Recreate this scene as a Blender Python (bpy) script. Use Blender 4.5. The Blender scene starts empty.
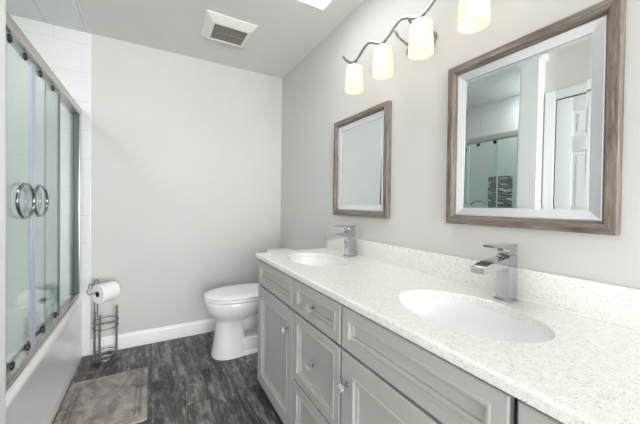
import bpy, bmesh, math, random
from mathutils import Vector, Matrix
random.seed(7)
PI = math.pi
SC = bpy.context.scene
COL = SC.collection

# ------------------------------------------------------------------ camera
F, YAW, PITCH, ROLL, SY, CAM_H = 294.5, .5174, -.0118, .0126, -4.7, 1.1747
_c, _s = math.cos(YAW), math.sin(YAW)
_r, _d, _z = Vector((_c, -_s, 0)), Vector((_s, _c, 0)), Vector((0, 0, 1))
fwd = _d*math.cos(PITCH) + _z*math.sin(PITCH)
up0 = _z*math.cos(PITCH) - _d*math.sin(PITCH)
right = _r*math.cos(ROLL) + up0*math.sin(ROLL)
up = up0*math.cos(ROLL) - _r*math.sin(ROLL)
cam_d = bpy.data.cameras.new('camera')
cam_d.sensor_width = 36.0
cam_d.lens = F/640*36.0
cam_d.shift_y = SY/640
cam_d.clip_start = .02
cam = bpy.data.objects.new('camera', cam_d)
cam.matrix_world = Matrix(((right.x, up.x, -fwd.x, 0), (right.y, up.y, -fwd.y, 0), (right.z, up.z, -fwd.z, CAM_H), (0, 0, 0, 1)))
COL.objects.link(cam)
SC.camera = cam

# ------------------------------------------------------------------ world, big lights, exposure
w = bpy.data.worlds.new('world'); SC.world = w; w.use_nodes = True
w.node_tree.nodes['Background'].inputs[0].default_value = (.95, .98, 1, 1)
w.node_tree.nodes['Background'].inputs[1].default_value = 1.6

H_ = 2.44
def area_light(name, loc, direction, sx, sy, watts, color):
    l = bpy.data.lights.new(name, 'AREA'); l.shape = 'RECTANGLE'; l.size = sx; l.size_y = sy
    l.energy = watts; l.color = color
    o = bpy.data.objects.new(name, l); COL.objects.link(o); o.location = loc
    o.rotation_euler = Vector(direction).to_track_quat('-Z', 'Y').to_euler()
    return o
area_light('skylight_daylight', (.66, 1.36, 2.86), (0, 0, -1), .54, .60, 4, (.97, .99, 1))
area_light('rear_wide_fill', (.35, -4.2, .95), (0, 1, -.06), 3.6, 2.2, 172, (.975, .99, 1))  # added wide fill light, unseen behind the camera
area_light('tub_apron_fill', (1.3, -2.7, 1.25), (-1.75, 4.7, -.7), 1.1, 1.5, 66, (1, .985, .96))  # added unseen fill, aimed at the tub apron to brighten it
area_light('alcove_fill', (-1.04, 1.46, H_-.02), (0, 0, -1), .16, .16, 4.5, (.98, .995, 1))  # added fill hidden over the tub to brighten the alcove

SC.view_settings.view_transform = 'Standard'
SC.view_settings.look = 'None'
SC.view_settings.gamma = 1
SC.view_settings.use_curve_mapping = False
SC.view_settings.exposure = 0.56
SC.cycles.use_denoising = True
SC.cycles.max_bounces = 14
SC.cycles.diffuse_bounces = 10
SC.cycles.glossy_bounces = 6
SC.cycles.transmission_bounces = 8
SC.cycles.transparent_max_bounces = 16
SC.cycles.caustics_reflective = False
SC.cycles.caustics_refractive = False
SC.cycles.sample_clamp_indirect = 6

# ------------------------------------------------------------------ materials
def lin(r, g, b):
    f = lambda v: ((v/255+.055)/1.055)**2.4 if v/255 > .04045 else v/255/12.92
    return (f(r), f(g), f(b), 1)

class Mat:
    def __init__(self, name):
        self.m = bpy.data.materials.new(name); self.m.use_nodes = True
        self.t = self.m.node_tree; self.n = self.t.nodes; self.l = self.t.links
        self.p = self.n['Principled BSDF']; self.out = self.n['Material Output']
    def new(self, kind, **kw):
        nd = self.n.new(kind)
        for k, v in kw.items():
            if hasattr(nd, k) and k not in nd.inputs: setattr(nd, k, v)
            else: nd.inputs[k].default_value = v
        return nd
    def link(self, a, b): self.l.new(a, b)
    def coord(self, scale=(1, 1, 1), rot=(0, 0, 0), kind='Object'):
        if kind == 'World': src = self.new('ShaderNodeNewGeometry').outputs['Position']
        else: src = self.new('ShaderNodeTexCoord').outputs[kind]
        mp = self.new('ShaderNodeMapping'); mp.inputs['Scale'].default_value = scale; mp.inputs['Rotation'].default_value = rot
        self.link(src, mp.inputs[0]); return mp.outputs[0]
    def ramp(self, fac, stops, interp='LINEAR'):
        r = self.new('ShaderNodeValToRGB'); r.color_ramp.interpolation = interp
        el = r.color_ramp.elements
        while len(el) < len(stops): el.new(.5)
        for e, (p, c) in zip(el, stops): e.position = p; e.color = c
        self.link(fac, r.inputs[0]); return r.outputs[0]
    def mix(self, fac, a, b, blend='MIX'):
        m = self.new('ShaderNodeMix', data_type='RGBA', blend_type=blend)
        for i, v in ((0, fac), (6, a), (7, b)):
            if hasattr(v, 'is_output') or isinstance(v, bpy.types.NodeSocket): self.link(v, m.inputs[i])
            else: m.inputs[i].default_value = v
        return m.outputs[2]
    def bump(self, height, strength=.1, dist=.002):
        b = self.new('ShaderNodeBump'); b.inputs['Strength'].default_value = strength; b.inputs['Distance'].default_value = dist
        self.link(height, b.inputs['Height']); self.link(b.outputs[0], self.p.inputs['Normal'])
    def set(self, color=None, rough=None, metal=None, spec=None, coat=None):
        if color is not None:
            if isinstance(color, bpy.types.NodeSocket): self.link(color, self.p.inputs['Base Color'])
            else: self.p.inputs['Base Color'].default_value = color
        if rough is not None:
            if isinstance(rough, bpy.types.NodeSocket): self.link(rough, self.p.inputs['Roughness'])
            else: self.p.inputs['Roughness'].default_value = rough
        if metal is not None: self.p.inputs['Metallic'].default_value = metal
        if spec is not None: self.p.inputs['Specular IOR Level'].default_value = spec
        if coat is not None: self.p.inputs['Coat Weight'].default_value = coat
        return self

def plain(name, rgb, rough=.5, metal=0, spec=.5, var=.03, scale=18, bump=0):
    """paint / plastic / ceramic / metal with a slight procedural mottling"""
    M_ = Mat(name); c = lin(*rgb)
    nz = M_.new('ShaderNodeTexNoise', Scale=scale, Detail=4.0); M_.link(M_.coord(), nz.inputs['Vector'])
    lo = tuple(max(0, v*(1-var)) for v in c[:3])+(1,); hi = tuple(min(1, v*(1+var)) for v in c[:3])+(1,)
    M_.set(M_.ramp(nz.outputs[0], [(.3, lo), (.7, hi)]), rough, metal, spec)
    if bump:
        n2 = M_.new('ShaderNodeTexNoise', Scale=220.0, Detail=3.0); M_.link(M_.coord(), n2.inputs['Vector'])
        M_.bump(n2.outputs[0], bump, .001)
    return M_.m

MAT = {}
MAT['wall'] = plain('wall_paint', (208, 207, 204), .62, 0, .3, .012, 3, .12)
MAT['ceiling'] = plain('ceiling_paint', (226, 225, 222), .8, 0, .2, .012, 3, .12)
MAT['trim'] = plain('white_trim_paint', (238, 238, 238), .35, 0, .5, .01, 6)
MAT['door'] = plain('white_door_paint', (234, 235, 236), .4, 0, .5, .01, 6)
MAT['ceramic'] = plain('white_ceramic', (240, 240, 242), .12, 0, .6, .008, 4)
MAT['acrylic'] = plain('white_acrylic', (238, 238, 238), .12, 0, .6, .008, 4)
MAT['seat'] = plain('white_seat_plastic', (243, 243, 243), .22, 0, .5, .006, 4)
MAT['cabinet'] = plain('grey_cabinet_paint', (184, 181, 178), .42, 0, .45, .02, 10)
MAT['gap_shade'] = plain('painted_gap_shade', (24, 23, 22), .8, 0, .3, .05, 10)  # near-black colour standing for shade between cabinet fronts
MAT['chrome'] = plain('chrome', (190, 193, 197), .06, 1, .5, .01, 8)
MAT['dark_chrome'] = plain('dark_chrome', (150, 152, 154), .1, 1, .5, .01, 8)
MAT['nickel'] = plain('brushed_nickel', (172, 169, 163), .22, 1, .5, .03, 60)
MAT['satin'] = plain('satin_aluminium', (205, 202, 196), .34, 1, .5, .02, 40)
MAT['wire'] = plain('dark_wire', (142, 140, 136), .3, 1, .5, .03, 40)
MAT['silver'] = plain('silver_liner', (232, 234, 236), .25, .6, .5, .01, 30)
MAT['black'] = plain('black_rubber_and_gap_shade', (28, 28, 30), .35, 0, .5, .05, 20)  # roller caps, and the painted shade round the door
MAT['gasket'] = plain('dark_seal', (92, 106, 104), .4, 0, .5, .05, 20)
MAT['seal'] = plain('translucent_seal', (176, 182, 196), .3, 0, .5, .02, 20)
MAT['vent'] = plain('vent_plastic', (238, 237, 230), .4, 0, .4, .008, 6)
MAT['vent_grille'] = plain('dusty_grille', (150, 145, 136), .6, 0, .3, .12, 90)
MAT['vent_dark'] = plain('vent_inside', (84, 80, 74), .8, 0, .2, .1, 40)
MAT['paper'] = plain('tissue_paper', (242, 242, 240), .9, 0, .1, .01, 60, .25)
MAT['card'] = plain('cardboard_core', (60, 50, 40), .9, 0, .1, .05, 40)
MAT['concrete'] = plain('hall_floor', (120, 112, 104), .7)

def m_tile(name, rgb, grout, w_, h_, horiz):
    M_ = Mat(name)
    src = M_.new('ShaderNodeNewGeometry').outputs['Position']
    sp = M_.new('ShaderNodeSeparateXYZ'); M_.link(src, sp.inputs[0])
    cb = M_.new('ShaderNodeCombineXYZ'); M_.link(sp.outputs[horiz], cb.inputs[0]); M_.link(sp.outputs['Z' if horiz in 'XY' and horiz != 'XX' else 'Y'], cb.inputs[1])
    b = M_.new('ShaderNodeTexBrick', offset=.5)
    b.inputs['Scale'].default_value = 1; b.inputs['Brick Width'].default_value = w_; b.inputs['Row Height'].default_value = h_
    b.inputs['Mortar Size'].default_value = .0016; b.inputs['Mortar Smooth'].default_value = .3
    c = lin(*rgb)
    b.inputs['Color1'].default_value = c; b.inputs['Color2'].default_value = tuple(v*.975 for v in c[:3])+(1,); b.inputs['Mortar'].default_value = lin(*grout)
    M_.link(cb.outputs[0], b.inputs['Vector'])
    M_.set(b.outputs[0], .3, 0, .5)
    inv = M_.new('ShaderNodeMath', operation='SUBTRACT'); inv.inputs[0].default_value = 1; M_.link(b.outputs['Fac'], inv.inputs[1])
    M_.bump(inv.outputs[0], .25, .001)
    return M_.m
MAT['tile_x'] = m_tile('white_wall_tile_back', (229, 230, 231), (202, 203, 203), .62, .213, 'X')
MAT['tile_y'] = m_tile('white_wall_tile_side', (229, 230, 231), (202, 203, 203), .62, .213, 'Y')

def m_ceiltile():
    M_ = Mat('alcove_ceiling_panels')
    b = M_.new('ShaderNodeTexBrick', offset=0.0); M_.link(M_.coord(rot=(0, 0, PI/2), kind='World'), b.inputs['Vector'])
    b.inputs['Scale'].default_value = 1; b.inputs['Brick Width'].default_value = 2.0; b.inputs['Row Height'].default_value = .22
    b.inputs['Mortar Size'].default_value = .002
    c = lin(214, 219, 217)
    b.inputs['Color1'].default_value = c; b.inputs['Color2'].default_value = c; b.inputs['Mortar'].default_value = lin(186, 186, 184)
    M_.set(b.outputs[0], .25, 0, .5); return M_.m
MAT['alcove_ceiling'] = m_ceiltile()

def m_floor():
    M_ = Mat('weathered_plank_tile')
    v = M_.coord(rot=(0, 0, PI/2), kind='World')
    def brick(c1, c2, mo, ms):
        b = M_.new('ShaderNodeTexBrick', offset=.37, offset_frequency=2)
        for k, x in (('Scale', 1.0), ('Brick Width', .92), ('Row Height', .152), ('Mortar Size', ms), ('Bias', 0.0), ('Mortar Smooth', .2)):
            b.inputs[k].default_value = x
        b.inputs['Color1'].default_value = c1; b.inputs['Color2'].default_value = c2; b.inputs['Mortar'].default_value = mo
        M_.link(v, b.inputs['Vector']); return b
    b = brick((0, 0, 0, 1), (1, 1, 1, 1), (.5, .5, .5, 1), .0)
    bm_ = brick((1, 1, 1, 1), (1, 1, 1, 1), (0, 0, 0, 1), .0022)
    # offset the grain by plank
    off = M_.new('ShaderNodeVectorMath', operation='SCALE'); M_.link(b.outputs[0], off.inputs[0]); off.inputs['Scale'].default_value = 7.0
    add = M_.new('ShaderNodeVectorMath', operation='ADD'); M_.link(M_.new('ShaderNodeNewGeometry').outputs['Position'], add.inputs[0]); M_.link(off.outputs[0], add.inputs[1])
    def stretched(sx, sy, scale, detail, rough=.6, dist=0.0):
        mp = M_.new('ShaderNodeMapping'); mp.inputs['Scale'].default_value = (sx, sy, 1); M_.link(add.outputs[0], mp.inputs[0])
        n = M_.new('ShaderNodeTexNoise', Scale=scale, Detail=detail, Roughness=rough, Distortion=dist); M_.link(mp.outputs[0], n.inputs['Vector']); return n.outputs[0]
    g1 = stretched(1, .09, 26, 8, .62, .8)
    g2 = stretched(1, .20, 11, 6, .6, 1.0)
    g3 = stretched(1, .3, 40, 5, .7)
    base = M_.ramp(g2, [(.30, lin(40, 41, 47)), (.44, lin(72, 72, 76)), (.56, lin(112, 109, 108)), (.72, lin(168, 163, 157))])
    streak = M_.ramp(g1, [(.36, (.10, .10, .12, 1)), (.46, (.55, .55, .58, 1)), (.58, (1, 1, 1, 1)), (.72, (1.5, 1.48, 1.45, 1))])
    col = M_.mix(.75, base, streak, 'MULTIPLY')
    col = M_.mix(M_.ramp(g3, [(.50, (0, 0, 0, 1)), (.68, (.55, .55, .55, 1))]), col, lin(176, 172, 166))
    g5 = stretched(1, .12, 34, 7, .68, .8)
    col = M_.mix(M_.ramp(g5, [(.36, (.85, .85, .85, 1)), (.5, (0, 0, 0, 1))]), col, lin(40, 41, 45))
    tone = M_.ramp(b.outputs[0], [(0, (.78, .81, .90, 1)), (.5, (1.0, 1.0, 1.02, 1)), (1, (1.28, 1.22, 1.15, 1))])
    col = M_.mix(1.0, col, tone, 'MULTIPLY')
    n4 = M_.new('ShaderNodeTexNoise', Scale=5.5, Detail=3.0); M_.link(add.outputs[0], n4.inputs['Vector'])
    col = M_.mix(M_.ramp(n4.outputs[0], [(.66, (0, 0, 0, 1)), (.74, (.6, .6, .6, 1))]), col, lin(112, 86, 66))
    col = M_.mix(M_.ramp(bm_.outputs[0], [(0, (.75, .75, .75, 1)), (1, (0, 0, 0, 1))]), col, lin(50, 49, 50))
    M_.set(col, .42, 0, .45); M_.bump(g1, .12, .002)
    return M_.m
MAT['floor'] = m_floor()

def m_quartz():
    M_ = Mat('speckled_white_quartz')
    base = lin(238, 237, 232); col = base
    nz = M_.new('ShaderNodeTexNoise', Scale=60.0, Detail=5.0); M_.link(M_.coord(kind='World'), nz.inputs['Vector'])
    col = M_.ramp(nz.outputs[0], [(.3, lin(229, 228, 222)), (.7, lin(242, 241, 238))])
    for i, (sc, th, c, st) in enumerate(((250, .80, (214, 210, 200), .6), (330, .89, (180, 174, 164), .6), (260, .96, (122, 116, 108), .65), (400, .88, (206, 202, 196), .6))):
        v = M_.new('ShaderNodeTexVoronoi', Scale=float(sc)); M_.link(M_.coord(rot=(i*.7, i*.4, i), kind='World'), v.inputs['Vector'])
        sep = M_.new('ShaderNodeSeparateColor'); M_.link(v.outputs['Color'], sep.inputs[0])
        a = M_.ramp(sep.outputs[0], [(th-.001, (0, 0, 0, 1)), (th, (st, st, st, 1))], 'CONSTANT')
        d = M_.ramp(v.outputs['Distance'], [(.35, (1, 1, 1, 1)), (.5, (0, 0, 0, 1))])
        f = M_.mix(1.0, a, d, 'MULTIPLY')
        col = M_.mix(f, col, lin(*c))
    M_.set(col, .2, 0, .5); return M_.m
MAT['quartz'] = m_quartz()

def m_wood(name, axis):
    M_ = Mat(name)
    sc = [38, 38, 38]; sc[axis] = 2.2
    n1 = M_.new('ShaderNodeTexNoise', Scale=3.2, Detail=8.0, Roughness=.65, Distortion=.4); M_.link(M_.coord(tuple(sc), kind='World'), n1.inputs['Vector'])
    n2 = M_.new('ShaderNodeTexNoise', Scale=11.0, Detail=4.0, Roughness=.7); M_.link(M_.coord(tuple(sc), kind='World'), n2.inputs['Vector'])
    a = M_.ramp(n1.outputs[0], [(.30, lin(84, 75, 67)), (.47, lin(120, 110, 100)), (.62, lin(146, 136, 125)), (.78, lin(170, 161, 150))])
    k = M_.ramp(n2.outputs[0], [(.38, (.62, .6, .58, 1)), (.5, (1, 1, 1, 1))])
    M_.set(M_.mix(.7, a, k, 'MULTIPLY'), .55, 0, .3); M_.bump(n2.outputs[0], .2, .001); return M_.m
MAT['wood_y'] = m_wood('grey_wash_wood_rail', 1)
MAT['wood_z'] = m_wood('grey_wash_wood_stile', 2)

def m_mat():
    M_ = Mat('grey_bath_mat_pile')
    n1 = M_.new('ShaderNodeTexNoise', Scale=11.0, Detail=8.0, Roughness=.62, Distortion=1.2); M_.link(M_.coord((1, .6, 1), kind='World'), n1.inputs['Vector'])
    n2 = M_.new('ShaderNodeTexNoise', Scale=260.0, Detail=3.0); M_.link(M_.coord(kind='World'), n2.inputs['Vector'])
    a = M_.ramp(n1.outputs[0], [(.3, lin(112, 106, 104)), (.48, lin(158, 151, 147)), (.7, lin(188, 181, 176))])
    k = M_.ramp(n2.outputs[0], [(.3, (.72, .72, .72, 1)), (.65, (1.08, 1.08, 1.08, 1))])
    M_.set(M_.mix(.8, a, k, 'MULTIPLY'), .95, 0, .1); M_.bump(n2.outputs[0], .6, .003); return M_.m
MAT['mat'] = m_mat()

def m_glass(name, tint, gloss=1.45):
    M_ = Mat(name); M_.n.remove(M_.p)
    tr = M_.new('ShaderNodeBsdfTransparent'); tr.inputs[0].default_value = tint
    gl = M_.new('ShaderNodeBsdfGlossy'); gl.inputs['Roughness'].default_value = .0; gl.inputs[0].default_value = (1, 1, 1, 1)
    fr = M_.new('ShaderNodeFresnel'); bf = M_.new('ShaderNodeNewGeometry').outputs['Backfacing']
    io = M_.new('ShaderNodeMath', operation='MULTIPLY_ADD'); M_.link(bf, io.inputs[0]); io.inputs[1].default_value = 1/gloss-gloss; io.inputs[2].default_value = gloss; M_.link(io.outputs[0], fr.inputs[0])
    mx = M_.new('ShaderNodeMixShader'); M_.link(fr.outputs[0], mx.inputs[0]); M_.link(tr.outputs[0], mx.inputs[1]); M_.link(gl.outputs[0], mx.inputs[2])
    M_.link(mx.outputs[0], M_.out.inputs[0]); return M_.m
MAT['glass'] = m_glass('shower_glass', (.90, .955, .935, 1))
def m_crystal():
    M_ = Mat('clear_crystal'); M_.p.inputs['Transmission Weight'].default_value = .85; M_.p.inputs['IOR'].default_value = 1.5
    M_.set((.96, .97, .98, 1), .04); return M_.m
MAT['crystal'] = m_crystal()
def m_mirror():
    M_ = Mat('mirror_silver'); M_.set((.78, .835, .82, 1), .0, 1); return M_.m
MAT['mirror'] = m_mirror()

def m_shade():
    M_ = Mat('frosted_alabaster_glass'); M_.n.remove(M_.p)
    nz = M_.new('ShaderNodeTexNoise', Scale=22.0, Detail=3.0, Distortion=1.0); M_.link(M_.coord(), nz.inputs['Vector'])
    c = M_.ramp(nz.outputs[0], [(.3, (.88, .81, .69, 1)), (.7, (.94, .90, .82, 1))])
    tr = M_.new('ShaderNodeBsdfTranslucent'); M_.link(c, tr.inputs[0])
    df = M_.new('ShaderNodeBsdfDiffuse'); M_.link(c, df.inputs[0])
    mx = M_.new('ShaderNodeMixShader'); mx.inputs[0].default_value = .45; M_.link(tr.outputs[0], mx.inputs[1]); M_.link(df.outputs[0], mx.inputs[2])
    em = M_.new('ShaderNodeEmission'); em.inputs[1].default_value = .09; em.inputs[0].default_value = (1, .92, .76, 1)
    ad = M_.new('ShaderNodeAddShader'); M_.link(mx.outputs[0], ad.inputs[0]); M_.link(em.outputs[0], ad.inputs[1])
    M_.link(ad.outputs[0], M_.out.inputs[0]); return M_.m
MAT['shade'] = m_shade()
def m_emit(name, col, s):
    M_ = Mat(name); M_.p.inputs['Emission Color'].default_value = col; M_.p.inputs['Emission Strength'].default_value = s; return M_.m
MAT['bulb'] = m_emit('lit_bulb', (1, .93, .8, 1), 1.7)
MAT['sky_pane'] = m_emit('bright_skylight_pane', (1, 1, 1, 1), 1.6)

def m_mosaic():
    M_ = Mat('glass_mosaic_strips')
    src = M_.new('ShaderNodeNewGeometry').outputs['Position']
    sp = M_.new('ShaderNodeSeparateXYZ'); M_.link(src, sp.inputs[0]); cb = M_.new('ShaderNodeCombineXYZ'); M_.link(sp.outputs[1], cb.inputs[0]); M_.link(sp.outputs[2], cb.inputs[1])
    b = M_.new('ShaderNodeTexBrick', offset=.43, offset_frequency=2)
    for k, x in (('Scale', 1.0), ('Brick Width', .075), ('Row Height', .0165), ('Mortar Size', .0018)): b.inputs[k].default_value = x
    b.inputs['Color1'].default_value = (0, 0, 0, 1); b.inputs['Color2'].default_value = (1, 1, 1, 1); b.inputs['Mortar'].default_value = (.6, .6, .6, 1)
    M_.link(cb.outputs[0], b.inputs['Vector'])
    c = M_.ramp(b.outputs[0], [(0, lin(34, 36, 32)), (.3, lin(70, 66, 54)), (.48, lin(196, 200, 190)), (.6, lin(120, 122, 96)), (.74, lin(46, 42, 38)), (.88, lin(222, 224, 218))], 'CONSTANT')
    M_.set(c, .1, 0, .6); return M_.m
MAT['mosaic'] = m_mosaic()

# ------------------------------------------------------------------ mesh helpers
class MB:
    def __init__(self): self.bm = bmesh.new(); self.mi = 0
    def _merge(self, b):
        for f in b.faces: f.material_index = self.mi
        me = bpy.data.meshes.new('tmp'); b.to_mesh(me); b.free(); self.bm.from_mesh(me); bpy.data.meshes.remove(me); return self
    def box(self, x0, x1, y0, y1, z0, z1, bevel=0, seg=2, edges=None):
        b = bmesh.new()
        bmesh.ops.create_cube(b, size=1, matrix=Matrix.Translation(((x0+x1)/2, (y0+y1)/2, (z0+z1)/2)) @ Matrix.Diagonal((abs(x1-x0), abs(y1-y0), abs(z1-z0), 1)))
        if bevel:
            es = b.edges[:] if edges is None else [e for e in b.edges if edges(e)]
            bmesh.ops.bevel(b, geom=es, offset=bevel, segments=seg, profile=.5, affect='EDGES')
        return self._merge(b)
    def poly(self, pts, faces):
        b = bmesh.new(); vs = [b.verts.new(p) for p in pts]
        for f in faces: b.faces.new([vs[i] for i in f])
        return self._merge(b)
    def loft(self, rings, cap0=True, cap1=True, close=True):
        b = bmesh.new(); R = [[b.verts.new(p) for p in r] for r in rings]; n = len(rings[0])
        for a, c in zip(R, R[1:]):
            for i in range(n if close else n-1):
                j = (i+1) % n; b.faces.new((a[i], a[j], c[j], c[i]))
        if cap0: b.faces.new(R[0][::-1])
        if cap1: b.faces.new(R[-1])
        bmesh.ops.recalc_face_normals(b, faces=b.faces[:])
        return self._merge(b)
    def tube(self, pts, r, seg=8, closed=False, flat=1.0):
        pts = [Vector(p) for p in pts]; n = len(pts); rings = []
        rs = r if isinstance(r, (list, tuple)) else [r]*n
        prev = None
        for i in range(n):
            if closed: t = pts[(i+1) % n]-pts[i-1]
            else: t = pts[min(i+1, n-1)]-pts[max(i-1, 0)]
            t.normalize()
            if prev is None:
                a = Vector((0, 0, 1)) if abs(t.z) < .9 else Vector((1, 0, 0)); u = (a-t*a.dot(t)).normalized()
            else: u = (prev-t*prev.dot(t)).normalized()
            prev = u; v = t.cross(u)
            rings.append([pts[i]+u*math.cos(k*2*PI/seg)*rs[i]+v*math.sin(k*2*PI/seg)*rs[i]*flat for k in range(seg)])
        if closed: rings.append(rings[0]); 
        if closed:
            b = bmesh.new(); R = [[b.verts.new(p) for p in q] for q in rings[:-1]]
            for i in range(n):
                a, c = R[i], R[(i+1) % n]
                for k in range(seg):
                    j = (k+1) % seg; b.faces.new((a[k], a[j], c[j], c[k]))
            bmesh.ops.recalc_face_normals(b, faces=b.faces[:]); return self._merge(b)
        return self.loft(rings)
    def lathe(self, c, prof, axis=(0, 0, 1), seg=32, sx=1, sy=1, cap0=True, cap1=True):
        c = Vector(c); ax = Vector(axis).normalized()
        q = Vector((0, 0, 1)).rotation_difference(ax)
        rings = [[c+q @ Vector((r*math.cos(k*2*PI/seg)*sx, r*math.sin(k*2*PI/seg)*sy, z)) for k in range(seg)] for r, z in prof]
        return self.loft(rings, cap0, cap1)
    def cyl(self, p, q, r, seg=20, r2=None):
        p, q = Vector(p), Vector(q); L = (q-p).length
        return self.lathe(p, [(r, 0), (r if r2 is None else r2, L)], q-p, seg)
    def sphere(self, c, r, u=20, v=12, sc=(1, 1, 1)):
        b = bmesh.new(); bmesh.ops.create_uvsphere(b, u_segments=u, v_segments=v, radius=r, matrix=Matrix.Translation(c) @ Matrix.Diagonal((*sc, 1)))
        return self._merge(b)
    def build(self, name, mat, parent=None, label=None, smooth=35, kind=None):
        me = bpy.data.meshes.new(name)
        o = bpy.data.objects.new(name, me); COL.objects.link(o)
        off = Vector((0, 0, 0))
        if parent is not None:
            q = parent
            while q is not None: off += Vector(q.location); q = q.parent
            o.parent = parent
        bmesh.ops.translate(self.bm, verts=self.bm.verts[:], vec=-off)
        self.bm.to_mesh(me); self.bm.free()
        for m in (mat if isinstance(mat, (list, tuple)) else [mat]): me.materials.append(MAT[m])
        if smooth:
            me.shade_smooth(); me.set_sharp_from_angle(angle=math.radians(smooth))
        if label: o['label'] = label
        if kind: o['kind'] = kind
        return o

def recenter(o, loc):
    """move a top-level mesh's origin to loc without moving its shape"""
    d = Vector(loc)-o.location; o.data.transform(Matrix.Translation(-d)); o.location = loc; return o
def tag(o, label, cat, group=None):
    o['label'] = label; o['category'] = cat
    if group: o['group'] = group
    return o
def thing(name, label, cat, loc, group=None):
    o = bpy.data.objects.new(name, None); o.empty_display_size = .05; COL.objects.link(o); o.location = loc
    return tag(o, label, cat, group)
def dup(o, loc, label, group=None):
    def cp(a, par):
        b = a.copy(); COL.objects.link(b)
        if par is not None: b.parent = par
        for ch in a.children: cp(ch, b)
        return b
    r = cp(o, None); r.location = loc; r['label'] = label
    if group: r['group'] = group
    return r
def struct(name, mb, mat, label=None, smooth=None):
    o = mb.build(name, mat, None, label, smooth); o['kind'] = 'structure'; return o
def ell(cx, cy, z, rx, ry, n=48, p=2.0):
    out = []
    for k in range(n):
        a = 2*PI*k/n; ca, sa = math.cos(a), math.sin(a)
        out.append(Vector((cx+rx*math.copysign(abs(ca)**(2/p), ca), cy+ry*math.copysign(abs(sa)**(2/p), sa), z)))
    return out

# ------------------------------------------------------------------ room shell
W, D, H = 1.138, 2.81, 2.44
XL = -1.20            # tub alcove wall
XW = -.52             # wall with the door
YR = -1.45            # rear
EY0, EY1, EX = 1.205, 1.345, -.415   # end wall of the tub alcove

struct('floor', MB().box(-1.25, W+.1, YR-.9, D+.1, -.06, 0), 'floor')
# ceiling with the skylight opening
SX0, SX1, SY0, SY1 = .36, .962, 1.03, 1.68
mb = MB()
mb.box(-1.3, SX0, YR-.1, D+.1, H, H+.08).box(SX1, W+.1, YR-.1, D+.1, H, H+.08)
mb.box(SX0, SX1, YR-.1, SY0, H, H+.08).box(SX0, SX1, SY1, D+.1, H, H+.08)
struct('ceiling', mb, 'ceiling')
struct('ceiling_alcove', MB().box(XL, -.445, EY1, D, H-.006, H-.0005), 'alcove_ceiling')
mb = MB()   # skylight well, frame and pane
mb.box(SX0-.03, SX0, SY0-.03, SY1+.03, H+.08, H+.46).box(SX1, SX1+.03, SY0-.03, SY1+.03, H+.08, H+.46)
mb.box(SX0, SX1, SY0-.03, SY0, H+.08, H+.46).box(SX0, SX1, SY1, SY1+.03, H+.08, H+.46)
win = struct('window_1', mb, 'trim')
MB().box(SX0-.03, SX1+.03, SY0-.03, SY1+.03, H+.46, H+.475).build('window_pane', 'sky_pane', win, 'bright daylight pane', None)
struct('wall_right', MB().box(W, W+.1, YR-.1, D+.1, 0, H), 'wall')
struct('wall_back', MB().box(-1.3, W, D, D+.1, 0, H), 'wall')
struct('wall_alcove_back', MB().box(XL, -.405, D-.01, D-.0005, 0, H-.0065), 'tile_x')
struct('wall_alcove_side', MB().box(XL-.1, XL, EY0, D, 0, H), 'tile_y')
# alcove end wall: painted, with a tiled face on the tub side
ew = MB(); ew.box(XL, EX, EY0, EY1-.01, 0, H, 0); struct('wall_alcove_end', ew, 'trim')
struct('wall_alcove_end_tile', MB().box(XL, EX-.002, EY1-.0099, EY1, 0, H-.0065), 'tile_x')
struct('wall_left', MB().box(XW-.1, XW, -.25, EY0, 0, H).box(XW-.1, XW, YR, -1.15, 0, H).box(XW-.1, XW, -1.15, -.25, 2.1, H), 'wall')  # unseen side opening toward the rear, added to let light in
# rear wall with an open doorway to a hall
mb = MB()
mb.box(XW-.1, XW+.04, YR-.1, YR, 0, H).box(1.06, W, YR-.1, YR, 0, H).box(XW+.04, 1.06, YR-.1, YR, 2.2, H)
struct('wall_rear', mb, 'wall')
# mosaic panel let into the alcove wall
struct('trim_1', MB().box(XL, XL+.006, 1.785, 2.05, .93, 1.555), 'mosaic', 'mosaic accent panel of dark and pale glass strips')
# tile edge strip on the back wall, bead on the ceiling
struct('trim_2', MB().box(-.4135, -.4045, D-.013, D-.0101, 0, H-.007, .001), 'trim', smooth=35)
struct('trim_3', MB().box(-.444, -.436, EY1, D-.0105, H-.006, H-.0005).box(-.424, -.412, EY1, D-.0005, H-.012, H-.0005, .002), 'trim', smooth=35)
struct('trim_4', MB().box(XL, EX+.022, EY0-.022, EY1+.02, H-.05, H-.0007, .004), 'trim', 'small cap moulding at the top of the white alcove wall end')
# baseboards
def base_profile(h, t): return [(0, 0), (t, 0), (t, h*.62), (t*.82, h*.70), (t*.82, h*.78), (t*.5, h*.86), (t*.36, h), (0, h)]
def baseboard(name, a, b, nrm, h=.116, t=.015):
    a, b, nrm = Vector(a), Vector(b), Vector(nrm)
    mb = MB(); mb.loft([[p+nrm*q[0]+Vector((0, 0, q[1])) for q in base_profile(h, t)] for p in (a, b)])
    return struct(name, mb, 'trim', smooth=25)
baseboard('baseboard_back', (-.404, D-.0005, .0005), (W-.016, D-.0005, .0005), (0, -1, 0))
baseboard('baseboard_right', (W-.0005, D-.0005, .0005), (W-.0005, 1.86, .0005), (-1, 0, 0))
baseboard('baseboard_left', (XW+.0005, .245, .0005), (XW+.0005, -.25, .0005), (1, 0, 0))

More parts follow.
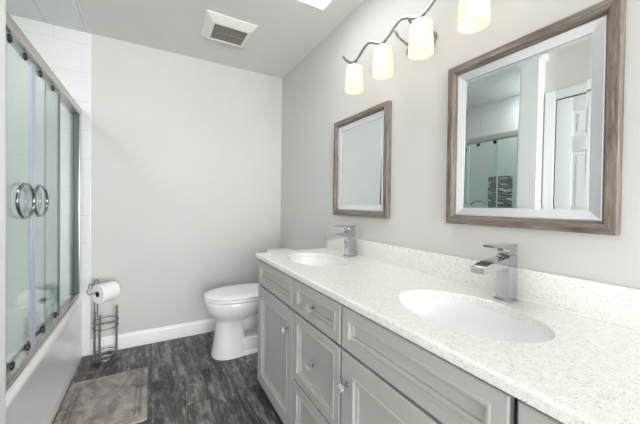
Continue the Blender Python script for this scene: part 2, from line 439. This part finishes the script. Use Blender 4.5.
# panel door in the left wall (seen in the large mirror), with casing
DY0, DY1 = .33, 1.112
mb = MB()
mb.box(XW+.0005, XW+.02, DY1+.008, DY1+.08, .0005, 2.125, .005).box(XW+.0005, XW+.02, DY0-.08, DY0-.008, .0005, 2.125, .005)
mb.box(XW+.0005, XW+.02, DY0-.0075, DY1+.0075, 2.05, 2.125, .005)
struct('trim_5', mb, 'trim', 'white door casing', 35)
dr = MB()
dr.box(XW+.0005, XW+.008, DY0, DY1, .006, 2.04)
st = .105
ys = [(DY0+st, (DY0+DY1)/2-.05), ((DY0+DY1)/2+.05, DY1-st)]
zs = [(.26, .86), (1.02, 1.62), (1.74, 1.93)]
for y0, y1 in ((DY0, DY0+st), ((DY0+DY1)/2-.05, (DY0+DY1)/2+.05), (DY1-st, DY1)): dr.box(XW+.008, XW+.016, y0, y1, .006, 2.04, .002)
for z0, z1 in ((.006, .26), (.86, 1.02), (1.62, 1.74), (1.93, 2.04)):
    for y0, y1 in ys: dr.box(XW+.008, XW+.016, y0, y1, z0, z1, .002)
for y0, y1 in ys:
    for z0, z1 in zs: dr.box(XW+.008, XW+.015, y0+.03, y1-.03, z0+.03, z1-.03, .006, 1)
do = struct('door_1', dr, 'door', smooth=25)
hd = MB(); hd.cyl((XW+.0165, DY0+.065, 1.0), (XW+.022, DY0+.065, 1.0), .032).cyl((XW+.022, DY0+.065, 1.0), (XW+.055, DY0+.065, 1.0), .011).sphere((XW+.066, DY0+.065, 1.0), .027)
hd.build('door_handle', 'nickel', do)
gp = MB(); gp.box(XW+.0005, XW+.004, DY1, DY1+.008, .001, 2.045).box(XW+.0005, XW+.004, DY0-.008, DY0, .001, 2.045).box(XW+.0005, XW+.004, DY0-.007, DY1+.007, 2.04, 2.05)
struct('door_gap_shade', gp, 'black', 'dark strips painting the shade in the gap round the closed door', None)  # thin black strips stand in for shade between door and casing

# ------------------------------------------------------------------ bathtub
TX = -.454; TZ = .452; TY0, TY1 = EY1+.001, D-.0115
tub = thing('bathtub', 'white alcove bathtub with plain glossy apron below the glass doors', 'bathtub', (-.8, 2.07, 0))
mb = MB()
prof = [(TX-.03, .0005), (TX, .0005), (TX, .06), (TX-.004, .075), (TX-.004, .40)]
for k in range(0, 7):
    a = k*PI/12
    prof.append((TX-.030+.030*math.cos(a), TZ-.036+.036*math.sin(a)))
prof += [(TX-.10, TZ), (TX-.10, TZ-.03), (TX-.03, TZ-.05)]
mb.loft([[Vector((x, y, z)) for x, z in prof] for y in (TY0, TY1)])
# deck with oval basin
cx, cy = -.835, (TY0+TY1)/2
def rrect(x0, x1, y0, y1, z, n=64):
    out = []
    for k in range(n):
        a = 2*PI*k/n; ca, sa = math.cos(a), math.sin(a)
        t = min((x1-x0)/2/max(abs(ca), 1e-6), (y1-y0)/2/max(abs(sa), 1e-6))
        out.append(Vector(((x0+x1)/2+ca*t, (y0+y1)/2+sa*t, z)))
    return out
rings = [rrect(XL+.001, TX-.07, TY0, TY1, TZ-.06), rrect(XL+.001, TX-.07, TY0, TY1, TZ)]
for sx, sy, z in ((.285, .655, TZ), (.275, .645, TZ-.012), (.262, .625, TZ-.06), (.235, .58, .20), (.20, .53, .13), (.13, .43, .105)):
    rings.append([v for v in ell(cx, cy, z, sx, sy, 64, 2.9)])
mb.loft(rings, False, True)
mb.build('tub_shell', 'acrylic', tub, smooth=40)
MB().lathe((cx, TY1-.32, .106), [(.03, 0), (.03, .003), (.018, .005)]).build('drain', 'chrome', tub, 'round chrome drain')

# ------------------------------------------------------------------ sliding shower doors
GX = -.484
sh = thing('shower_enclosure', 'framed glass sliding shower doors standing on the bathtub rim', 'shower door', (GX, 2.07, TZ))
Z0, Z1 = TZ+.0005, 1.862
rail = MB(); rail.box(GX-.03, GX+.022, EY1+.0005, D-.0108, 1.812, Z1, .006, 3); rail.build('top_rail', 'satin', sh, 'satin silver header rail')
MB().box(GX-.026, GX+.006, EY1+.0005, D-.0108, Z0, Z0+.03, .004).box(GX+.006, GX+.012, EY1+.0005, D-.0108, Z0, Z0+.012, .002).build('bottom_track', 'satin', sh)
MB().box(GX-.024, GX+.016, EY1+.0005, EY1+.034, Z0+.03, 1.812, .003).build('wall_jamb', 'satin', sh)
MB().box(GX-.024, GX+.018, D-.034, D-.0108, Z0+.03, 1.812, .003).build('wall_jamb', 'satin', sh)
MB().box(GX-.022, GX+.012, D-.050, D-.034, Z0+.03, 1.812, .002).build('jamb_seal', 'gasket', sh, 'dark far jamb seal')
def pane(y0, y1, x, z0=Z0+.03, z1=1.812): 
    m = MB(); m.box(x-.003, x+.003, y0, y1, z0, z1); return m.build('glass_panel', 'glass', sh, None, None)
pane(EY1+.034, 1.60, GX-.014)
p1 = pane(1.545, 1.842, GX, Z0+.033, 1.810)
p2 = pane(1.850, 2.285, GX, Z0+.033, 1.810)
pane(2.09, D-.050, GX-.014)
def strip(y, x, mat, par, wd=.005, th=.0055): MB().box(x-th, x+th, y-wd, y+wd, Z0+.036, 1.805, .002).build('edge_strip', mat, par)
strip(1.548, GX, 'seal', p1); strip(1.832, GX, 'seal', p1); strip(1.860, GX, 'seal', p2, .006); strip(2.285, GX, 'gasket', p2, .008); strip(2.092, GX-.014, 'gasket', sh, .003, .004)
def roller(y, z, par):
    m = MB(); m.lathe((GX+.0035, y, z), [(.016, 0), (.017, .002), (.016, .006), (.011, .008), (.010, .006), (.003, .006)], (1, 0, 0), 24)
    m.build('roller', 'black', par, 'dark round roller cap')
for y, par in ((1.575, p1), (1.735, p1), (1.935, p2), (2.14, p2)): roller(y, 1.791, par)
for y, par in ((1.60, p1), (1.775, p1), (1.985, p2), (2.20, p2)): roller(y, .52, par)
def ring(y, x, par):
    m = MB(); m.tube([(x, y+.098*math.cos(a), 1.172+.072*math.sin(a)) for a in [k*2*PI/48 for k in range(48)]], .0062, 12, True)
    for a in (PI/2,  -PI/2): m.cyl((GX+.003, y+.098*math.cos(a), 1.172+.072*math.sin(a)), (x, y+.098*math.cos(a), 1.172+.072*math.sin(a)), .006, 12)
    m.build('ring_handle', 'dark_chrome', par, 'chrome ring pull')
ring(1.715, GX+.016, p1); ring(1.905, GX+.016, p2)

# ------------------------------------------------------------------ vanity cabinets
CF = .595; CB = .617; CT = .8215; CBOT = .085
DZ0 = .034
def front(mb, y0, y1, z0, z1, fw):
    """framed door or drawer front, facing -X"""
    R = []
    for ins, dep in ((0, .021), (0, .003), (.003, 0), (fw-.010, 0), (fw-.007, -.002), (fw-.001, -.002), (fw+.002, .008), (fw+.012, .010), (fw+.013, .016)):
        R.append([Vector((CF+dep, y0+ins, z0+ins)), Vector((CF+dep, y1-ins, z0+ins)), Vector((CF+dep, y1-ins, z1-ins)), Vector((CF+dep, y0+ins, z1-ins))])
    return mb.loft(R)
def knob(y, z, par):
    k = MB(); k.lathe((CF-.0005, y, z), [(.009, 0), (.009, .003), (.005, .005), (.0045, .015), (.007, .017)], (-1, 0, 0), 20)
    ko = k.build('knob', 'chrome', par, 'chrome knob stem')
    c = MB(); c.lathe((CF-.0175, y, z), [(.008, 0), (.018, .006), (.019, .013), (.014, .021), (.007, .0235)], (-1, 0, 0), 10)
    c.build('crystal_head', 'crystal', ko, 'clear faceted crystal head', None)
def carcass(par, y0, y1, t0=CT, t1=CT):
    m = MB(); t = .016; x1 = W-.002
    m.box(CB, x1, y0, y0+t, DZ0, t0).box(CB, x1, y1-t, y1, DZ0, t1).box(CB, x1, y0+t, y1-t, DZ0, DZ0+t).box(x1-.008, x1, y0+t, y1-t, DZ0+t, CT)
    m.box(CB, CB+.018, y0+t, y1-t, CT-.03, CT)
    m.box(CB+.07, x1, y0+.002, y1-.002, .0005, DZ0)
    m.build('body', 'cabinet', par, None, None)
    MB().box(CB-.0007, CB-.0001, y0+.001, y1-.001, DZ0+.001, CT-.0005).build('gap_shade_sheet', 'gap_shade', par, 'dark sheet painting shade into the gaps between the fronts', None)  # thin dark sheet over the carcass front paints shade into the gaps
G = .0055
def door(par, y0, y1, z0, z1, ky, kz):
    d = front(MB(), y0, y1, z0, z1, .074).build('door', 'cabinet', par, None, 20); knob(ky, kz, d)
def drawer(par, y0, y1, z0, z1, kn=True, nm='drawer'):
    d = front(MB(), y0, y1, z0, z1, .044).build(nm, 'cabinet', par, None, 20)
    if kn: knob((y0+y1)/2, (z0+z1)/2, d)
ZR = .655; ZT = .810
Y_A, Y_B, Y_C, Y_D, Y_E = 1.838, 1.296, .8815, .2995, -.14
u = thing('vanity_cabinet', 'grey vanity cabinet nearest the toilet, with one door under a false drawer front', 'cabinet', (.87, (Y_A+Y_B)/2, 0), 'grey vanity cabinets')
carcass(u, Y_B+.0005, Y_A, .655)
drawer(u, Y_B+G, Y_A, ZR+G, ZT, False, 'false_drawer_front'); door(u, Y_B+G, Y_A, DZ0, ZR-G, 1.355, .548)
u = thing('drawer_cabinet', 'grey three-drawer cabinet between the two sink cabinets', 'cabinet', (.87, (Y_B+Y_C)/2, 0), 'grey vanity cabinets')
carcass(u, Y_C+.0005, Y_B-.0005, CT, .655)
for z0, z1 in ((ZR+G, ZT), (.326+G, ZR-G), (DZ0, .326-G)): drawer(u, Y_C+G, Y_B-G, z0, z1)
u = thing('vanity_cabinet', 'grey wide vanity cabinet under the nearer sink, knob on the door\'s far edge', 'cabinet', (.87, (Y_C+Y_D)/2, 0), 'grey vanity cabinets')
carcass(u, Y_D+.0005, Y_C-.0005)
drawer(u, Y_D+G, Y_C-G, ZR+G, ZT, False, 'false_drawer_front'); door(u, Y_D+G, Y_C-G, DZ0, ZR-G, .838, .545)
u = thing('drawer_cabinet', 'grey cabinet at the near end, only its top drawer corner in view', 'cabinet', (.87, (Y_D+Y_E)/2, 0), 'grey vanity cabinets')
carcass(u, Y_E, Y_D-.0005)
for z0, z1 in ((ZR+G, ZT), (.326+G, ZR-G), (DZ0, .326-G)): drawer(u, Y_E, Y_D-G-.004, z0, z1)

# ------------------------------------------------------------------ countertop with two oval cut-outs
CZ = .851; CX0 = .580; CY0, CY1 = -.155, 1.852
SINKS = [(.842, .567), (.842, 1.508)]
ct = thing('countertop', 'white speckled quartz vanity countertop with two oval cut-outs', 'countertop', (.86, .85, .822))
mb = MB()
# top and bottom surfaces as rings around the cut-outs
def rect_pt(a, x0, x1, y0, y1, cx, cy):
    ca, sa = math.cos(a), math.sin(a)
    tx = ((x1 if ca > 0 else x0)-cx)/ca if abs(ca) > 1e-9 else 1e9
    ty = ((y1 if sa > 0 else y0)-cy)/sa if abs(sa) > 1e-9 else 1e9
    t = min(tx, ty); return cx+ca*t, cy+sa*t
b = bmesh.new()
XA, XB = CX0+.010, W-.001
ymid = 1.04
for (cx, cy), (ya, yb) in zip(SINKS, ((CY0, ymid), (ymid, CY1-.004))):
    ang = [2*PI*k/96 for k in range(96)]
    for X_, Y_ in ((XA, ya), (XB, ya), (XA, yb), (XB, yb)): ang.append(math.atan2(Y_-cy, X_-cx) % (2*PI))
    ang = sorted(set(round(a, 6) for a in ang)); n = len(ang)
    outer = [rect_pt(a, XA, XB, ya, yb, cx, cy) for a in ang]
    def in_(r, s=0): return [(cx+(.158+s)*math.cos(a), cy+(.226+s)*math.sin(a)) for a in ang]
    rings = [[(x, y, CZ) for x, y in outer], [(x, y, CZ) for x, y in in_(0, .003)], [(x, y, CZ-.003) for x, y in in_(0)], [(x, y, .8222) for x, y in in_(0)], [(x, y, .8222) for x, y in outer]]
    V = [[b.verts.new(p) for p in r] for r in rings]
    for r0, r1 in zip(V, V[1:]):
        for i in range(n):
            j = (i+1) % n; b.faces.new((r0[i], r0[j], r1[j], r1[i]))
bmesh.ops.remove_doubles(b, verts=b.verts[:], dist=1e-5)
bmesh.ops.recalc_face_normals(b, faces=b.faces[:])
mb._merge(b)
# eased front edge
fp = [(XA, .8222), (CX0+.003, .8222), (CX0, .8252)] + [(CX0+.008-.008*math.cos(a), CZ-.008+.008*math.sin(a)) for a in [k*PI/12 for k in range(7)]] + [(XA, CZ)]
mb.loft([[Vector((x, y, z)) for x, z in fp] for y in (CY0, CY1-.004, CY1)])
mb.box(XA, XB, CY1-.004, CY1, .8222, CZ)
mb.build('slab', 'quartz', ct, None, 30)
bs = MB(); bs.box(W-.021, W-.001, CY0, CY1, CZ+.0003, .957, .002, 2); bs.build('backsplash', 'quartz', ct, 'low speckled quartz backsplash', 30)
MB().box(W-.026, W-.0213, CY0, CY1, CZ+.0003, CZ+.004, .001).build('caulk_line', 'trim', ct, 'pale sealant bead')

# sinks
def make_sink(cx, cy):
    s = thing('sink', 'white oval undermount sink in front of the nearer faucet', 'sink', (cx, cy, .68), 'oval undermount sinks')
    m = MB(); rx, ry = .158, .226
    pr_ = [(1.10, .8215), (1.015, .8215), (1.01, .80), (.965, .765), (.88, .728), (.70, .702), (.45, .688), (.15, .682), (.13, .676), (.16, .670), (.48, .676), (.75, .690), (.94, .718), (1.03, .765), (1.06, .806), (1.10, .808)]
    R = [ell(cx, cy, z, rx*k, ry*k, 64) for k, z in pr_]; R.append(R[0])
    m.loft(R, False, False); m.build('basin', 'ceramic', s, None, 50)
    d = MB(); d.lathe((cx, cy, .6825), [(.026, 0), (.026, .002), (.019, .004), (.015, .008), (.003, .010)]); d.build('drain', 'chrome', s, 'chrome drain stopper')
    return s
s0 = make_sink(*SINKS[0])
dup(s0, (SINKS[1][0], SINKS[1][1], .68), 'white oval undermount sink at the far end of the counter near the toilet')

# faucets
def make_faucet(x, y):
    z = CZ+.0004
    f_ = thing('faucet', 'square chrome single-lever faucet behind the nearer sink', 'faucet', (x, y, z), 'square chrome faucets')
    MB().box(x-.027, x+.027, y-.031, y+.031, z, z+.006, .002).build('base_plate', 'chrome', f_)
    m = MB()
    pr_ = [(-.024, .006), (.024, .006), (.024, .158), (-.020, .158), (-.030, .150), (-.034, .136), (-.031, .122), (-.026, .108), (-.024, .09)]
    m.loft([[Vector((x+a, y+s*.022, z+c)) for a, c in pr_] for s in (-1, -.92, .92, 1)]); m.build('body', 'chrome', f_, None, 25)
    m = MB(); pr_ = [(-.028, .118), (-.028, .150), (-.13, .138), (-.172, .128), (-.168, .108), (-.13, .112)]
    m.loft([[Vector((x+a, y+s*.021, z+c)) for a, c in pr_] for s in (-1, -.9, .9, 1)]); m.build('spout', 'chrome', f_, None, 25)
    m = MB(); m.box(x-.022, x+.022, y-.018, y+.018, z+.1585, z+.162).box(x-.026, x+.026, y-.022, y+.022, z+.162, z+.184, .004)
    pr_ = [(.026, .184), (.026, .194), (-.105, .194), (-.105, .187), (-.026, .182)]
    m.loft([[Vector((x+a, y+s*.021, z+c)) for a, c in pr_] for s in (-1, 1)]); m.build('lever', 'chrome', f_, None, 25)
    return f_
f0 = make_faucet(1.066, .562)
dup(f0, (1.066, 1.497, CZ+.0004), 'square chrome single-lever faucet behind the far sink near the toilet')

# ------------------------------------------------------------------ mirrors
def make_mirror(y0, y1, z0, z1, label):
    xw = W-.0008
    r = thing('wall_mirror', label, 'mirror', (xw, (y0+y1)/2, z0), 'wood framed wall mirrors')
    def P(t, p, c):   # t in from the outer edge, p out from the wall, c corner 0..3
        y = (y0+t, y1-t, y1-t, y0+t)[c]; z = (z0+t, z0+t, z1-t, z1-t)[c]; return Vector((xw-p, y, z))
    def ringset(prof, mats):
        m = MB()
        for c in range(4):
            d_ = (c+1) % 4
            m.mi = mats[c % 2]
            m.loft([[P(t, p, c) for t, p in prof], [P(t, p, d_) for t, p in prof]], False, False)
        return m
    ringset([(0, 0), (0, .027), (.003, .031), (.022, .033), (.027, .032), (.036, .017), (.036, 0)], (0, 1)).build('frame', ['wood_y', 'wood_z'], r, 'grey washed wood frame', 25)
    ringset([(.0362, 0), (.0362, .0125), (.040, .0135), (.066, .0080), (.069, .0072), (.069, 0)], (0, 0)).build('liner', 'silver', r, 'silver inner liner', 15)
    # glass, with a narrow bevelled margin; hung leaning back a touch at the top
    m = MB(); a = .0682; lean = .004
    q = []
    for t, p in ((a, .001), (a, .003), (a+.012, .0036)):
        q.append([P(t, p+(lean if c < 2 else 0), c) for c in range(4)])
    m.loft(q); m.build('mirror_glass', 'mirror', r, None, None)
    return r
make_mirror(.298, .843, 1.098, 1.762, 'large wood framed mirror above the nearer sink, reflecting the door and shower')
make_mirror(1.216, 1.764, 1.100, 1.742, 'farther wood framed mirror above the far sink near the back corner')

# ------------------------------------------------------------------ vanity light
LX = 1.0; LY = 1.018
vl = thing('vanity_light', 'brushed nickel four-light wall fixture with wavy bar and frosted glass shades', 'wall light', (W, LY, 1.96))
m = MB(); m.lathe((W-.0008, LY, 1.958), [(.062, 0), (.062, .006), (.052, .016), (.02, .020)], (-1, 0, 0), 40, .72, 1.5)
m.build('canopy', 'nickel', vl, 'oval wall plate')
def barz(y): return 2.012-.024*math.cos((y-LY-.12)*2*PI/.24)
ys_ = [LY-.478+k*.956/120 for k in range(121)]
pts = [(LX, y, barz(y)+(.03*max(0, (abs(y-LY)-.42)/.058)**2)) for y in ys_]
m = MB(); m.tube(pts, .0085, 10, flat=.75); m.build('bar', 'nickel', vl, 'wavy bar')
for yy in (LY+.045, LY-.045):
    m = MB(); m.tube([(W-.018, yy, 1.962), (W-.06, yy, 1.968), (LX+.03, yy, 1.985), (LX, yy, barz(yy))], .006, 10); m.build('arm', 'nickel', vl)
for k, y in enumerate((LY+.36, LY+.12, LY-.12, LY-.36)):
    s = MB()
    ro = [(.020, 1.962), (.039, 1.960), (.0455, 1.951), (.0465, 1.935), (.0505, 1.888), (.0535, 1.832), (.0535, 1.823)]
    ri = [(.0505, 1.823), (.0505, 1.832), (.0475, 1.888), (.0435, 1.935), (.042, 1.948), (.036, 1.956), (.020, 1.957)]
    s.lathe((LX, y, 0), ro+ri+[ro[0]], seg=36, cap0=False, cap1=False)
    so = s.build('shade', 'shade', vl, 'frosted glass shade')
    m = MB(); m.lathe((LX, y, 0), [(.022, 1.9625), (.020, 1.974), (.011, 1.980), (.011, 1.986)], seg=24); m.build('socket_cap', 'nickel', so)
    m = MB(); m.lathe((LX, y, 0), [(.012, 1.9565), (.013, 1.935), (.024, 1.908), (.028, 1.890), (.022, 1.868), (.006, 1.858)], seg=20); m.build('bulb', 'bulb', so, 'lit bulb')
    l = bpy.data.lights.new('bulb_light', 'POINT'); l.energy = .02; l.color = (1, .90, .78); l.shadow_soft_size = .034
    lo = bpy.data.objects.new('bulb_light', l); COL.objects.link(lo); lo.location = (LX, y, 1.835)

# ------------------------------------------------------------------ ceiling exhaust vent
vx0, vx1, vy0, vy1 = .305, .648, 2.066, 2.388
ix0, ix1, iy0, iy1 = .368, .598, 2.148, 2.356
ev = thing('exhaust_vent', 'white square exhaust fan cover on the ceiling with a dusty grey grille', 'vent', ((vx0+vx1)/2, (vy0+vy1)/2, H))
def rq(a, b_, c, d_, z): return [Vector((a, c, z)), Vector((b_, c, z)), Vector((b_, d_, z)), Vector((a, d_, z))]
m = MB(); zc = H-.0008
m.loft([rq(vx0, vx1, vy0, vy1, zc), rq(vx0, vx1, vy0, vy1, zc-.006), rq(ix0-.016, ix1+.016, iy0-.02, iy1+.012, zc-.030), rq(ix0, ix1, iy0, iy1, zc-.030), rq(ix0, ix1, iy0, iy1, zc-.012)], False, False)
m.build('cover', 'vent', ev, None, 20)
MB().box(ix0, ix1, iy0, iy1, zc-.010, zc-.004).build('backing', 'vent_dark', ev, 'dark inside of the vent', None)
g = MB()
for k in range(15):
    y = iy0+.008+k*(iy1-iy0-.016)/14; g.box(ix0+.001, ix1-.001, y-.0035, y+.0035, zc-.024, zc-.014)
g.build('grille', 'vent_grille', ev, 'dusty grey louvres', None)
g = MB(); g.box(ix0+.001, ix1-.001, (iy0+iy1)/2-.003, (iy0+iy1)/2+.002, zc-.029, zc-.0245, .001).box((ix0+ix1)/2-.0015, (ix0+ix1)/2+.0015, iy0+.001, iy1-.001, zc-.0265, zc-.0242)
g.build('crossbar', 'vent_grille', ev)

# ------------------------------------------------------------------ toilet
TYC = 2.36
to = thing('toilet', 'white two-piece toilet with closed lid between vanity and back wall', 'toilet', (.75, TYC, 0))
def oval(xf, xb, hw, z, n=56, p=2.15, tip=1.0):
    """plan outline: x from xf (front) to xb; front rounder than back"""
    out = []
    xm = xf+(xb-xf)*.52
    for k in range(n):
        a = 2*PI*k/n; ca, sa = math.cos(a), math.sin(a)
        if ca < 0: x = xm+(xm-xf)*-abs(ca)**(2/p); y = hw*math.copysign(abs(sa)**(2/p), sa)
        else: x = xm+(xb-xm)*abs(ca)**(2/3.2); y = hw*math.copysign(abs(sa)**(2/2.6), sa)
        out.append(Vector((x, TYC+y, z)))
    return out
m = MB()
m.loft([oval(.398, .665, .132, .0008, p=2.4), oval(.402, .662, .130, .02, p=2.4), oval(.415, .655, .118, .10, p=2.4), oval(.430, .650, .106, .20, p=2.4), oval(.436, .652, .104, .262, p=2.4),
        oval(.425, .70, .118, .285), oval(.393, .76, .150, .312), oval(.366, .82, .174, .350), oval(.354, .85, .182, .392), oval(.350, .858, .184, .418), oval(.354, .855, .180, .426)])
m.build('bowl', 'ceramic', to, None, 50)
m = MB()
m.loft([[Vector((x, TYC+s*hw, z)) for x, s in ((.60, -1), (1.0, -1), (1.0, 1), (.60, 1))] for hw, z in ((.125, .0008), (.122, .02), (.110, .03), (.108, .118), (.100, .126))])
m.tube([(.60, TYC, .235), (.66, TYC, .225), (.74, TYC, .262), (.82, TYC, .30), (.90, TYC, .29), (.94, TYC, .20), (.95, TYC, .10)], [.085, .086, .086, .088, .09, .095, .10], 20)
m.box(.78, 1.128, TYC-.135, TYC+.135, .315, .425, .02, 3)
m.build('trapway_base', 'ceramic', to, None, 45)
m = MB(); m.loft([oval(.350, .85, .182, .4285), oval(.345, .852, .186, .433), oval(.345, .852, .186, .444), oval(.350, .85, .182, .4485)]); m.build('seat', 'seat', to, None, 50)
m = MB(); m.loft([oval(.350, .862, .182, .4515), oval(.343, .866, .187, .456), oval(.343, .866, .187, .464), oval(.355, .862, .178, .4725), oval(.42, .84, .13, .4785), oval(.50, .78, .07, .480)]); m.build('lid', 'seat', to, None, 50)
for s in (-.07, .07):
    m = MB(); m.box(.842, .885, TYC+s-.022, TYC+s+.022, .4255, .4265+.004, .001).cyl((.868, TYC+s-.022, .446), (.868, TYC+s+.022, .446), .013, 16); m.build('hinge', 'seat', to)
m = MB(); m.loft([ell(1.018, TYC, .4255, .088, .185, 48, 6), ell(1.014, TYC, .50, .096, .20, 48, 6), ell(1.012, TYC, .708, .106, .215, 48, 6)]); m.build('tank', 'ceramic', to, None, 40)
m = MB(); m.loft([ell(1.010, TYC, .7085, .108, .218, 48, 7), ell(1.010, TYC, .712, .116, .226, 48, 7), ell(1.010, TYC, .740, .116, .226, 48, 7), ell(1.010, TYC, .751, .108, .218, 48, 7)]); m.build('tank_lid', 'ceramic', to, None, 40)
m = MB(); m.cyl((.906, TYC-.15, .66), (.896, TYC-.15, .66), .014).box(.886, .896, TYC-.16, TYC-.08, .652, .668, .003); m.build('flush_lever', 'chrome', to, 'chrome flush lever')

# ------------------------------------------------------------------ toilet paper stand and roll
SPX, SPY = -.298, 2.685
tp = thing('toilet_paper_stand', 'free-standing chrome wire toilet paper holder by the tub corner', 'paper holder', (SPX, SPY, 0))
def circ(z, r, n=40): return [(SPX+r*math.cos(k*2*PI/n), SPY+r*math.sin(k*2*PI/n), z) for k in range(n)]
m = MB(); m.tube(circ(.016, .074), .004, 8, True); m.tube([(SPX-.07, SPY-.02, .016), (SPX+.07, SPY+.02, .016)], .0035, 8); m.build('base_ring', 'wire', tp)
for a in (215, 335, 95):
    a = math.radians(a); m = MB(); m.sphere((SPX+.098*math.cos(a), SPY+.078*math.sin(a), .0075), .0072); m.build('foot', 'wire', tp)
m = MB(); m.tube([(SPX-.045, SPY-.085, .006+.005), (SPX-.06, SPY-.105, .022), (SPX-.045, SPY-.115, .034), (SPX-.03, SPY-.10, .022), (SPX-.045, SPY-.074, .016)], .0035, 8); m.build('foot_loop', 'wire', tp)
PA = [(SPX-.064, SPY-.022), (SPX-.030, SPY-.058)]
PR = (SPX+.066, SPY+.004)
for (px, py), zt in ((PA[0], .355), (PA[1], .335), (PR, .372)):
    m = MB(); m.cyl((px, py, .012), (px, py, zt), .0066, 12)
    for k in range(int((zt-.03)/.008)): m.lathe((px, py, .016+k*.008), [(.0066, 0), (.0082, .003), (.0066, .006)], seg=10)
    po = m.build('reserve_post', 'wire', tp); m = MB(); m.sphere((px, py, zt+.006), .0085, 12, 8); m.build('finial', 'wire', po)
for z, hr in ((.285, .077), (.243, .077), (.05, .068)):
    m = MB(); m.tube(circ(z, hr), .0036, 8, True); m.build('hoop', 'wire', tp)
# roll position: axis runs away to the right
RC0 = Vector((-.338, 2.594, .510)); ax = Vector((.76, .65, 0)).normalized(); RL = .122; RR = .069
c1 = RC0+ax*RL
m = MB()
pa = Vector((SPX-.066, SPY-.012, 0)); pb = Vector((SPX-.046, SPY-.034, 0))
st_ = RC0-ax*.03
m.tube([(pa.x, pa.y, .35), (pa.x, pa.y, .50), (pa.x-.004, pa.y, .565), (pa.x+.002, pa.y-.004, .595), (pa.x+.016, pa.y-.01, .603), (pb.x+.004, pb.y, .590), (pb.x, pb.y, .555), (pb.x, pb.y, .50), (pb.x, pb.y, .335)], .0036, 8)
m.tube([(pa.x-.002, pa.y, .566), (pa.x-.03, pa.y-.02, .572), (st_.x-.022, st_.y-.005, .566), (st_.x-.030, st_.y-.02, .545), (st_.x-.018, st_.y-.02, .522), tuple(st_+Vector((0, 0, .011))), tuple(RC0+Vector((0, 0, .0135))), tuple(c1+ax*.032+Vector((0, 0, .0135))), tuple(c1+ax*.037+Vector((0, 0, .024)))], .0036, 8)
m.build('holder_arm', 'wire', tp)
m = MB(); rr = .021
m.lathe(RC0, [(rr, 0), (RR-.004, 0), (RR, .004), (RR, RL-.004), (RR-.004, RL), (rr, RL), (rr, 0)], ax, 48, cap0=False, cap1=False)
ro = m.build('toilet_paper_roll', 'paper', None, None, 35)
tag(ro, 'white toilet paper roll hanging on the wire stand arm', 'toilet paper'); recenter(ro, tuple(RC0))
m = MB(); m.lathe(RC0+ax*.001, [(rr-.0002, 0), (rr-.0002, RL-.002), (rr-.002, RL-.002), (rr-.002, 0), (rr-.0002, 0)], ax, 32, cap0=False, cap1=False); m.build('core', 'card', ro, 'brown cardboard core', 35)

# ------------------------------------------------------------------ bath mat
MX0, MX1, MY0, MY1 = -.444, -.018, 1.812, 2.392
def rr_ring(ins, z, rad=.018):
    x0, x1, y0, y1 = MX0+ins, MX1-ins, MY0+ins, MY1-ins; r = max(.004, rad-ins*.2); out = []
    for cx, cy, a0 in ((x1-r, y1-r, 0), (x0+r, y1-r, 90), (x0+r, y0+r, 180), (x1-r, y0+r, 270)):
        for k in range(7):
            a = math.radians(a0+k*15); out.append(Vector((cx+r*math.cos(a), cy+r*math.sin(a), z)))
    return out
m = MB()
m.loft([rr_ring(.001, .0008), rr_ring(0, .006), rr_ring(.004, .012), rr_ring(.012, .013), rr_ring(.033, .013), rr_ring(.036, .004), rr_ring(.045, .004), rr_ring(.048, .013), rr_ring(.056, .013), rr_ring(.059, .004), rr_ring(.066, .004), rr_ring(.069, .0135), rr_ring(.12, .014)])
bmo = m.build('bath_mat', 'mat', None, None, 40); tag(bmo, 'grey bath mat on the plank floor beside the tub', 'bath mat'); recenter(bmo, ((MX0+MX1)/2, (MY0+MY1)/2, 0))
